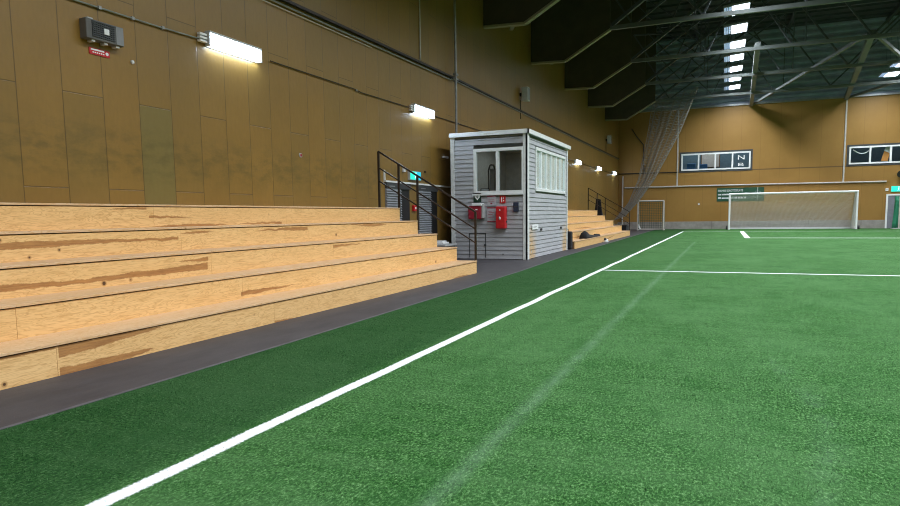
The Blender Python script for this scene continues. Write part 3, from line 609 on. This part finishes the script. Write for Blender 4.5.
# wall lights
def wlight(y, z, label, L=1.2, k=True):
    t = thing('wall_light', label, 'wall light', (WX, y, z), 'long LED lights along the left wall')
    MB().box(WX+.002, WX+.02, y, y+L, z-.1, z+.1).box(WX+.01, WX+.11, y, y+L, z+.095, z+.125).box(WX+.01, WX+.10, y-.01, y+.012, z-.1, z+.1).box(WX+.01, WX+.10, y+L-.012, y+L+.01, z-.1, z+.1).build('housing', M['lgrey'], t)
    MB().box(WX+.07, WX+.11, y+.015, y+L-.015, z-.088, z+.088).build('lit_tube', TUBE, t, bevel=.02)
    m = MB()
    for q in range(3): m.box(WX+.01, WX+.07, y-.16, y-.02, z-.06+q*.05, z-.03+q*.05)
    m.build('end_connector', M['paper'], t)
wlight(7.93, 3.90, 'nearest and largest of the bright wall lights'); wlight(15.0, 3.885, 'bright wall light just left of the cabin')
wlight(34.3, 3.93, 'bright wall light immediately right of the cabin roof'); wlight(40.5, 3.98, 'second bright wall light beyond the cabin', ); wlight(46.6, 4.02, 'bright wall light nearest the far corner')

# ------------------------------------------------------------------ roof trusses
TY = [20.42, 26.0, 31.95, 37.75, 43.5]
names = ['nearest', 'second', 'third', 'fourth', 'farthest']
for k, y in enumerate(TY):
    t = thing('roof_truss', names[k]+' roof truss with dark boarded haunch on left wall', 'truss', (WX, y, 7.2), 'roof trusses')
    prof = [(WX+.01, 7.24), (-5.93, 7.20), (-4.22, 8.16), (-4.22, 12.9), (WX+.01, 12.9)]
    MB().prism([(x, y-.05, z) for x, z in prof], (0, .10, 0)).build('haunch_board', M['haunch'], t)
    MB().bar((WX+.02, y, 7.22), (-5.93, y, 7.17), .20, .07).bar((-5.93, y, 7.18), (-4.2, y, 8.17), .20, .07).build('haunch_flange', M['flange'], t)
    MB().bar((-4.22, y, 8.23), (XR-.1, y, 8.23), .13, .15).build('bottom_chord', M['truss'], t)
    MB().bar((-4.22, y, 12.7), (XR-.1, y, 12.7), .2, .2).build('top_chord', M['web'], t)
    MB().bar((-4.15, y-.05, 8.3), (2.0, y-.05, 12.6), .16, .12).build('diagonal', M['web'], t)
    MB().bar((-3.3, y+.08, 8.3), (2.9, y+.08, 12.6), .07, .07).build('diagonal', M['web'], t)
    nodes = [2.4, 5.35, 9.6, 13.6, 17.8, 22, 26.2, 30.4]
    for i, x in enumerate(nodes[:-1]):
        a, c = (12.6, 8.3) if i % 2 == 0 else (8.3, 12.6)
        MB().bar((x, y, a), (nodes[i+1], y, c), .08, .08).build('web_member', M['web'], t)
    for x in (2.95, -1.2, 9.6): MB().bar((x, y, 8.3), (x, y, 12.6), .05, .05).build('hanger', M['web'], t)
    for (a, c) in [((-4.1, 9.4), (-3.4, 8.3)), ((-4.1, 9.4), (-2.7, 9.3)), ((-2.7, 9.3), (-4.1, 10.9)), ((-2.7, 9.3), (-1.2, 12.6)), ((-2.2, 9.7), (-.9, 8.3)), ((-.9, 8.3), (.5, 11.4)), ((.5, 11.4), (2.4, 8.3)), ((-4.1, 12.6), (-1.2, 10.4)), ((.9, 11.8), (2.9, 10.2))]:
        MB().bar((a[0], y, a[1]), (c[0], y, c[1]), .06, .06).build('web_member', M['web'], t)
    MB().bar((-6.35, y+.1, 7.22), (-6.9, y+1.6, 7.5), .12, .05).build('knee_strut', M['galv'], t)
def brace(p, q, w, label):
    o = MB().bar(p, q, w, w).build('roof_brace', M['truss']); tag(o, label, 'brace', 'horizontal roof braces')
zb = 8.40
brace((1.12, 32.0, zb), (1.45, 49.4, zb), .22, 'thick roof beam reaching far wall right of the lamp row')
brace((5.35, 32.0, zb), (7.0, 49.4, zb), .24, 'thick slanting roof beam reaching far wall left of right window')
brace((5.25, 32.1, zb), (1.55, 49.3, zb), .13, 'thin roof brace slanting between the two thick roof beams')
brace((5.45, 32.1, zb), (11.0, 46.6, zb), .13, 'thin roof brace going right from the thick slanting beam')
brace((7.1, 49.3, zb), (10.9, 37.9, zb), .13, 'thin roof brace going up right from the foot of slanting beam')
b = MB()
for x in (-2., 3.5, 9., 14.5, 20, 25.5): b.box(x-.08, x+.08, 14, FY-.2, 12.82, 13.05)
struct(b.build('ceiling_purlins', M['roofm']), 'dark purlins under the roof deck')

# ------------------------------------------------------------------ hall lamps
TILT = math.radians(5)
def hlamp(x, y, label):
    t = thing('ceiling_floodlight', label, 'floodlight', (x, y, 9.2), 'LED floodlights hanging in rows under the roof')
    MB().box(x-.62, x+.34, y-.70, y+.70, 9.22, 9.30).build('housing', M['grey'], t)
    MB().box(x-.31, x+.31, y-.64, y+.64, 9.19, 9.215).build('lit_panel', LAMP, t)
    m = MB()
    for i in range(3):
        for j in range(4): m.box(x-.60+i*.09, x-.545+i*.09, y-.6+j*.31, y-.36+j*.31, 9.195, 9.215)
    m.build('lit_grid', LAMPD, t)
    if x < 4: t.rotation_euler = (0, -TILT, 0)
    for dx, dy in ((-.25, -.5), (.25, -.5), (-.25, .5), (.25, .5)): MB().tube((x+dx, y+dy, 9.3), (x+dx, y+dy, 12.9), .008, n=5).build('hanger', M['web'], t)
ordn = ['nearest', 'second', 'third', 'fourth', 'fifth', 'sixth', 'farthest']
for i in range(7): hlamp(.36, 29.25+2.92*i, ordn[i]+' of the seven bright floodlights in the central roof row')
for i in range(2): hlamp(8.95, 46.77-2.92*(i), ['bright roof floodlight near far wall at right edge', 'bright roof floodlight at right edge, the nearer one'][i])
def area(x, y, sx, sy, z, e, name):
    l = bpy.data.lights.new(name, 'AREA'); l.shape = 'RECTANGLE'; l.size = sx; l.size_y = sy; l.energy = e; l.color = (.86, .93, 1.)
    o = bpy.data.objects.new(name, l); C.objects.link(o); o.location = (x, y, z); o.rotation_euler = (0, -TILT if name[0] == 'f' and x < 4 else 0, 0)
    if name[0] == 'f': l.spread = math.radians(155); l.energy *= 1.3
    return o
for x in (.36, 8.95):
    for i in range(12):
        y = 26.3-2.92*i
        area(x, y, .62, 1.28, 9.2, 155, 'floodlight_light')
for i in range(12):
    area(17, 44-4.4*i, .62, 1.28, 9.2, 230, 'floodlight_light'); area(25.5, 44-4.4*i, .62, 1.28, 9.2, 230, 'floodlight_light')
for i in range(5): area(8.95, 41-2.92*i, .62, 1.28, 9.2, 155, 'floodlight_light')
for i in range(7): area(.36, 29.25+2.92*i, .6, 1.25, 9.17, 165, 'floodlight_light')
for i in range(2): area(8.95, 46.77-2.92*i, .6, 1.25, 9.17, 165, 'floodlight_light')
area(-.5, FY+1.7, 7, 1.5, 6.38, 90, 'room_light'); area(9, FY+1.7, 7, 1.5, 6.38, 25, 'room_light'); area(-5.9, 19.0, .5, 2., 3.24, 11, 'cabin_light')  # unseen lamps added to brighten the viewing room and the cabin interior

# ------------------------------------------------------------------ goals
def net(m, o, u, v, nu, nv, r):
    o, u, v = Vector(o), Vector(u), Vector(v)
    for i in range(nu+1): a = o+u*(i/nu); m.bar(a, a+v, r, r)
    for j in range(nv+1): a = o+v*(j/nv); m.bar(a, a+u, r, r)
def goal(x0, x1, y, h, d0, d1, r, label, cord, step, cw, wheels=True, fm='alu'):
    t = thing('football_goal', label, 'goal', ((x0+x1)/2, y, 0))
    for x in (x0, x1): MB().tube((x, y, .0), (x, y, h), r, n=12).build('post', M[fm], t, smooth=False)
    MB().tube((x0-r, y, h), (x1+r, y, h), r, n=12).build('crossbar', M[fm], t)
    for x in (x0, x1):
        MB().bar((x, y, .05), (x, y+d1, .05), .08, .08).build('ground_bar', M[fm], t)
        MB().bar((x, y, h), (x, y+d0, h-.05), .05, .05).bar((x, y+d0, h-.05), (x, y+d1, .05), .06, .06).build('stanchion', M[fm], t)
    MB().bar((x0, y+d1, .06), (x1, y+d1, .06), .12, .12).build('rear_bar', M[fm], t)
    m = MB(); nx = int((x1-x0)/step)
    net(m, (x0, y+d1, .1), (x1-x0, 0, 0), (0, d0-d1, h-.15), nx, int(h/step), cw)
    net(m, (x0, y, h), (x1-x0, 0, 0), (0, d0, -.05), nx, max(2, int(d0/step)), cw)
    for x in (x0, x1):
        n = int(d1/step)
        for j in range(int(h/step)+1):
            z = .05+j*step; dd = d1+(d0-d1)*z/h; m.bar((x, y, z), (x, y+dd, z), cw, cw)
        for i in range(n+1):
            yy = i*step; zt = h if yy < d0 else h*(d1-yy)/(d1-d0) if d1 > d0 else h
            if zt > .1: m.bar((x, y+yy, .02), (x, y+yy, zt), cw, cw)
    m.build('net', cord, t)
    if wheels:
        for x in (x0-.14, x1+.14):
            for yy in (y+.1, y+d1-.1): MB().tube((x-.05, yy, .13), (x+.05, yy, .13), .13, n=16).build('wheel', M['black'], t)
goal(.27, 7.59, 47.5, 2.38, .7, 1.7, .06, 'wide white football goal against the far wall', M['cord'], .05, .012)
goal(-5.55, -3.86, 46.6, 2.02, .4, .9, .05, 'small narrow goal on the walkway in far left corner', plain('green_net_cord', (.05, .09, .06), .8), .12, .02, False, 'pale')
# green sign
t = thing('club_sign', 'green sign with white lettering on far wall behind the wide goal', 'sign', (-.55, FY-.02, 1.95))
MB().box(-.56, 2.42, FY-.03, FY, 1.94, 2.86).build('board', M['green'], t)
text('lettering', 'HAMRE IDROTTSPLATS', .21, M['paper'], (-.46, FY-.036, 2.60), (1, 0, 0), t, w=1.56)
for (z, n0, L) in ((2.36, 11, 1.2), (2.12, 17, 1.78)):
    m = MB(); x = -.46; random.seed(int(z*100))
    while x < -.46+L:
        w = random.choice((.05, .06, .08)); m.box(x, x+w, FY-.036, FY-.03, z, z+random.choice((.08, .08, .11))); x += w+.018
        if random.random() < .15: x += .05
    m.build('small_lettering', M['paper'], t)
m = MB(); R = .25; c0 = (2.02, 2.36)
for k in range(24):
    a, b2 = 2*math.pi*k/24, 2*math.pi*(k+1)/24
    m.bar((c0[0]+R*math.cos(a), FY-.04, c0[1]+R*math.sin(a)), (c0[0]+R*math.cos(b2), FY-.04, c0[1]+R*math.sin(b2)), .04, .01)
m.bar((c0[0], FY-.04, 2.0), (c0[0], FY-.04, 2.84), .04, .01); m.bar((c0[0]-.12, FY-.04, 2.25), (c0[0]+.12, FY-.04, 2.25), .03, .01); m.bar((c0[0]-.1, FY-.04, 2.5), (c0[0]+.1, FY-.04, 2.5), .03, .01)
m.build('emblem', M['lgrey'], t)
# small things far wall
t = thing('wall_sensor', 'tiny pale round cap on far wall left of the green sign', 'sensor', (-1.9, FY, 1.9)); MB().tube((-1.72, FY-.04, 1.78), (-1.72, FY, 1.78), .07, n=14).build('base', M['pale'], t); MB().tube((-1.72, FY-.05, 1.78), (-1.72, FY-.04, 1.78), .04, n=14).build('cap', M['paper'], t)
r = bpy.data.objects.new('door_3', None); C.objects.link(r); r.location = (9.5, FY, 0); struct(r, 'grey door in white frame at right edge of far wall')
MB().box(9.48, 9.58, FY-.07, FY+.02, 0, 2.2).box(9.58, 10.9, FY-.07, FY+.02, 2.1, 2.2).box(10.9, 11, FY-.07, FY+.02, 0, 2.2).build('door_frame', M['paper'], r); MB().box(9.58, 10.9, FY-.03, FY+.0, .02, 2.1).build('door_leaf', M['dgrey'], r); MB().box(10.7, 10.8, FY-.07, FY-.03, 1.0, 1.03).build('door_handle', M['galv'], r)
exit_sign(9.72, FY, 2.34, 'x', 'lit green exit sign over the grey door on far wall', .8, .36)
t = thing('emergency_lamp', 'small white square box left of the far exit sign', 'lamp', (9.5, FY, 2.42)); MB().box(9.42, 9.58, FY-.06, FY, 2.40, 2.58).build('housing', M['paper'], t, bevel=.01); MB().box(9.46, 9.54, FY-.065, FY-.06, 2.44, 2.54).build('lens', M['lgrey'], t)
t = thing('rolled_tarpaulin', 'folded green tarpaulin on a pale pole before the grey door', 'tarpaulin', (9.95, 48.3, 0))
rows = []
for j in range(7):
    zz = .05+j*.33; wv = [9.75+.10*math.sin(i*1.3+j*.4)*.3+i*.085+(6-j)*-.02 for i in range(9)]
    rows.append([(wv[i], 48.35+.09*math.sin(i*2.1+j*.25), zz) for i in range(9)])
MB().grid(rows).build('sheet', M['tarp'], t, smooth=True, solid=.02); MB().tube((9.98, 48.2, 0), (9.98, 48.2, 2.1), .045).build('pole', M['pale'], t); MB().box(9.6, 10.4, 48.1, 48.5, 0, .06).build('base', M['lgrey'], t)
t = thing('horn_loudspeaker', 'black horn loudspeaker on far wall at the right edge', 'loudspeaker', (10.1, FY, 3.5)); MB().tube((10.12, FY-.5, 3.42), (10.12, FY-.12, 3.5), .22, .08, 16).build('horn', M['black'], t); MB().box(10.05, 10.2, FY-.14, FY, 3.42, 3.6).build('bracket', M['dark'], t)
MB
# gathered divider net, hanging from truss level down into the corner
t = thing('divider_net', 'tall grey divider net gathered towards the far left corner', 'net', (-5.8, 44.2, .3))
def npt(u, v):   # u 0..1 across, v 0 top ..1 bottom
    keyL = [(0, -4.40, 8.35), (.3, -4.75, 6.0), (.6, -5.25, 3.4), (.8, -5.85, 1.9), (1, -6.75, .75)]
    keyR = [(0, -1.75, 8.9), (.3, -2.75, 6.3), (.6, -4.25, 3.4), (.8, -5.15, 2.1), (1, -6.1, 1.0)]
    def it(K):
        for (a, x, z), (b_, x2, z2) in zip(K, K[1:]):
            if a <= v <= b_:
                s = (v-a)/(b_-a); return x+(x2-x)*s, z+(z2-z)*s
    xl, zl = it(keyL); xr, zr = it(keyR)
    f = 1-v*.6
    return (xl+(xr-xl)*u+.03*math.sin(u*40), 44.0+.28*f*math.sin(u*31+v*2)+.15*math.sin(u*9)*f, zl+(zr-zl)*u-.25*math.sin(u*math.pi)*(v if v < .5 else 1-v))
m = MB(); NU = 46; NV = 20
for i in range(NU+1):
    pts = [npt(i/NU, j/NV) for j in range(NV+1)]
    rr = .03 if i in (0, NU) else .018
    for a, c in zip(pts, pts[1:]): m.bar(a, c, rr, rr)
for j in range(0, 56):
    v = j/55; pts = [npt(i/NU, v) for i in range(NU+1)]
    for a, c in zip(pts, pts[1:]): m.bar(a, c, .013, .013)
m.build('mesh', M['netg'], t)
m = MB(); pts = [npt(1-.02*abs(math.sin(j)), j/40) for j in range(41)]
for a, c in zip(pts, pts[1:]): m.bar(a, c, .05, .05)
for j in range(0, 40): a = npt(.93, j/40); c = npt(1., j/40); m.bar(a, c, .04, .04)
m.build('edge_cord', M['netg'], t)

# ------------------------------------------------------------------ loose things
t = thing('black_jacket', 'black jacket lying on lowest step of the distant bleacher', 'jacket', (-4.85, 26.3, RH))
m = MB(); n = 14; rows = []
prof = [(0, .02), (.05, .40), (.12, .46), (.2, .40), (.3, .24), (.42, .20), (.55, .15), (.68, .12), (.8, .13), (.9, .16), (1., .03)]
L0, L1 = 24.3, 27.4
for u, h in prof:
    rows.append([(-4.87+.15*math.cos(a), L0+u*(L1-L0), RH+.002+h*math.sin(a)*.62) for a in [math.pi*k/8 for k in range(9)]])
m.grid(rows); m.build('body', M['cloth'], t, smooth=True, solid=.01)
MB().path([(-4.85, 26.6, RH+.06), (-4.80, 27.3, RH+.04), (-4.9, 27.7, RH+.03)], .05).build('sleeve', M['cloth'], t)
t = thing('white_shoe', 'white shoe lying on the walkway before the distant bleacher', 'shoe', (-4.55, 27.4, .02)); MB().ball((-4.52, 27.4, .09), .10, .8, 2.6, .7).build('upper', M['paper'], t, smooth=True); MB().box(-4.60, -4.44, 27.13, 27.72, .018, .05).build('sole', M['lgrey'], t, bevel=.02); MB().ball((-4.52, 27.2, .15), .06).build('collar', M['dark'], t, smooth=True)
t = thing('sports_bag', 'black upright bag between cabin and distant bleacher', 'bag', (-4.78, 21.7, .02)); MB().box(-4.96, -4.72, 21.60, 21.92, .02, .62).build('body', M['cloth'], t, bevel=.05); MB().path([(-4.86, 21.66, .6), (-4.86, 21.69, .7), (-4.86, 21.8, .7), (-4.86, 21.85, .6)], .012).build('handle', M['dark'], t)
t = thing('training_cone', 'small dark cone on the top step of distant bleacher', 'cone', (-6.6, 27.2, RH*5)); MB().tube((-6.3-.2, 25.6, RH*5), (-6.5, 25.6, RH*5+.16), .12, .03, 12).build('cone', M['rail'], t); MB().box(-6.64, -6.36, 25.46, 25.74, RH*5, RH*5+.012).build('base', M['rail'], t)
t = thing('equipment_box', 'low black box beyond the far end of the distant bleacher', 'box', (-5.4, 37, .02)); MB().box(-6.0, -4.95, 36.6, 37.6, .02, .52).build('body', M['cloth'], t, bevel=.03); MB().box(-6.02, -4.93, 36.58, 37.62, .52, .58).build('lid', M['black'], t, bevel=.01)
t = thing('folded_easel', 'dark A-shaped rack behind the distant bleacher railing', 'rack', (-6.6, 37.5, .02)); m = MB()
m.prism([(-6.95, 37.4, .02), (-6.3, 37.4, .02), (-6.5, 37.4, 2.0), (-6.75, 37.4, 2.05)], (0, .12, 0)); m.build('panel', M['cloth'], t); MB().bar((-6.2, 37.9, .02), (-6.6, 37.5, 1.95), .05).build('strut', M['dark'], t); MB().bar((-7.0, 37.9, .02), (-6.7, 37.5, 1.95), .05).build('strut', M['dark'], t)
t = thing('water_bottle', 'white bottle leaning inside the small corner goal', 'bottle', (-5.4, 47.2, .02)); MB().tube((-5.45, 47.2, .1), (-5.62, 47.2, .48), .06, .055, 12).build('body', M['paper'], t); MB().tube((-5.62, 47.2, .48), (-5.65, 47.2, .55), .03).build('cap', M['blue'], t)

# ------------------------------------------------------------------ camera
Xa = (0.92164794, 0.0263337, -0.38713255); Ya = (0.38779117, -0.09730033, 0.91659732); Za = (-0.01353073, -0.99490662, -0.09988862)
right = Vector((Xa[0], Ya[0], Za[0])); down = Vector((Xa[1], Ya[1], Za[1])); fwd = Vector((Xa[2], Ya[2], Za[2]))
cam = bpy.data.cameras.new('camera'); co = bpy.data.objects.new('camera', cam); C.objects.link(co)
R3 = Matrix((right, -down, -fwd)).transposed(); co.matrix_world = Matrix.Translation((0, 0, 1.2)) @ R3.to_4x4()
cam.sensor_width = 36; cam.lens = 26.; cam.shift_y = 28/900; cam.clip_start = .05; cam.clip_end = 200
sc.camera = co
w = bpy.data.worlds.new('world'); sc.world = w; w.use_nodes = True; w.node_tree.nodes['Background'].inputs[0].default_value = (.02, .02, .025, 1); w.node_tree.nodes['Background'].inputs[1].default_value = .3
vs = sc.view_settings; vs.view_transform = 'Standard'; vs.look = 'None'; vs.gamma = 1; vs.use_curve_mapping = False; vs.exposure = .28
sc.cycles.use_denoising = True; sc.cycles.filter_width = 1.05; sc.cycles.max_bounces = 6; sc.cycles.diffuse_bounces = 4; sc.cycles.transparent_max_bounces = 12; sc.cycles.sample_clamp_indirect = 4
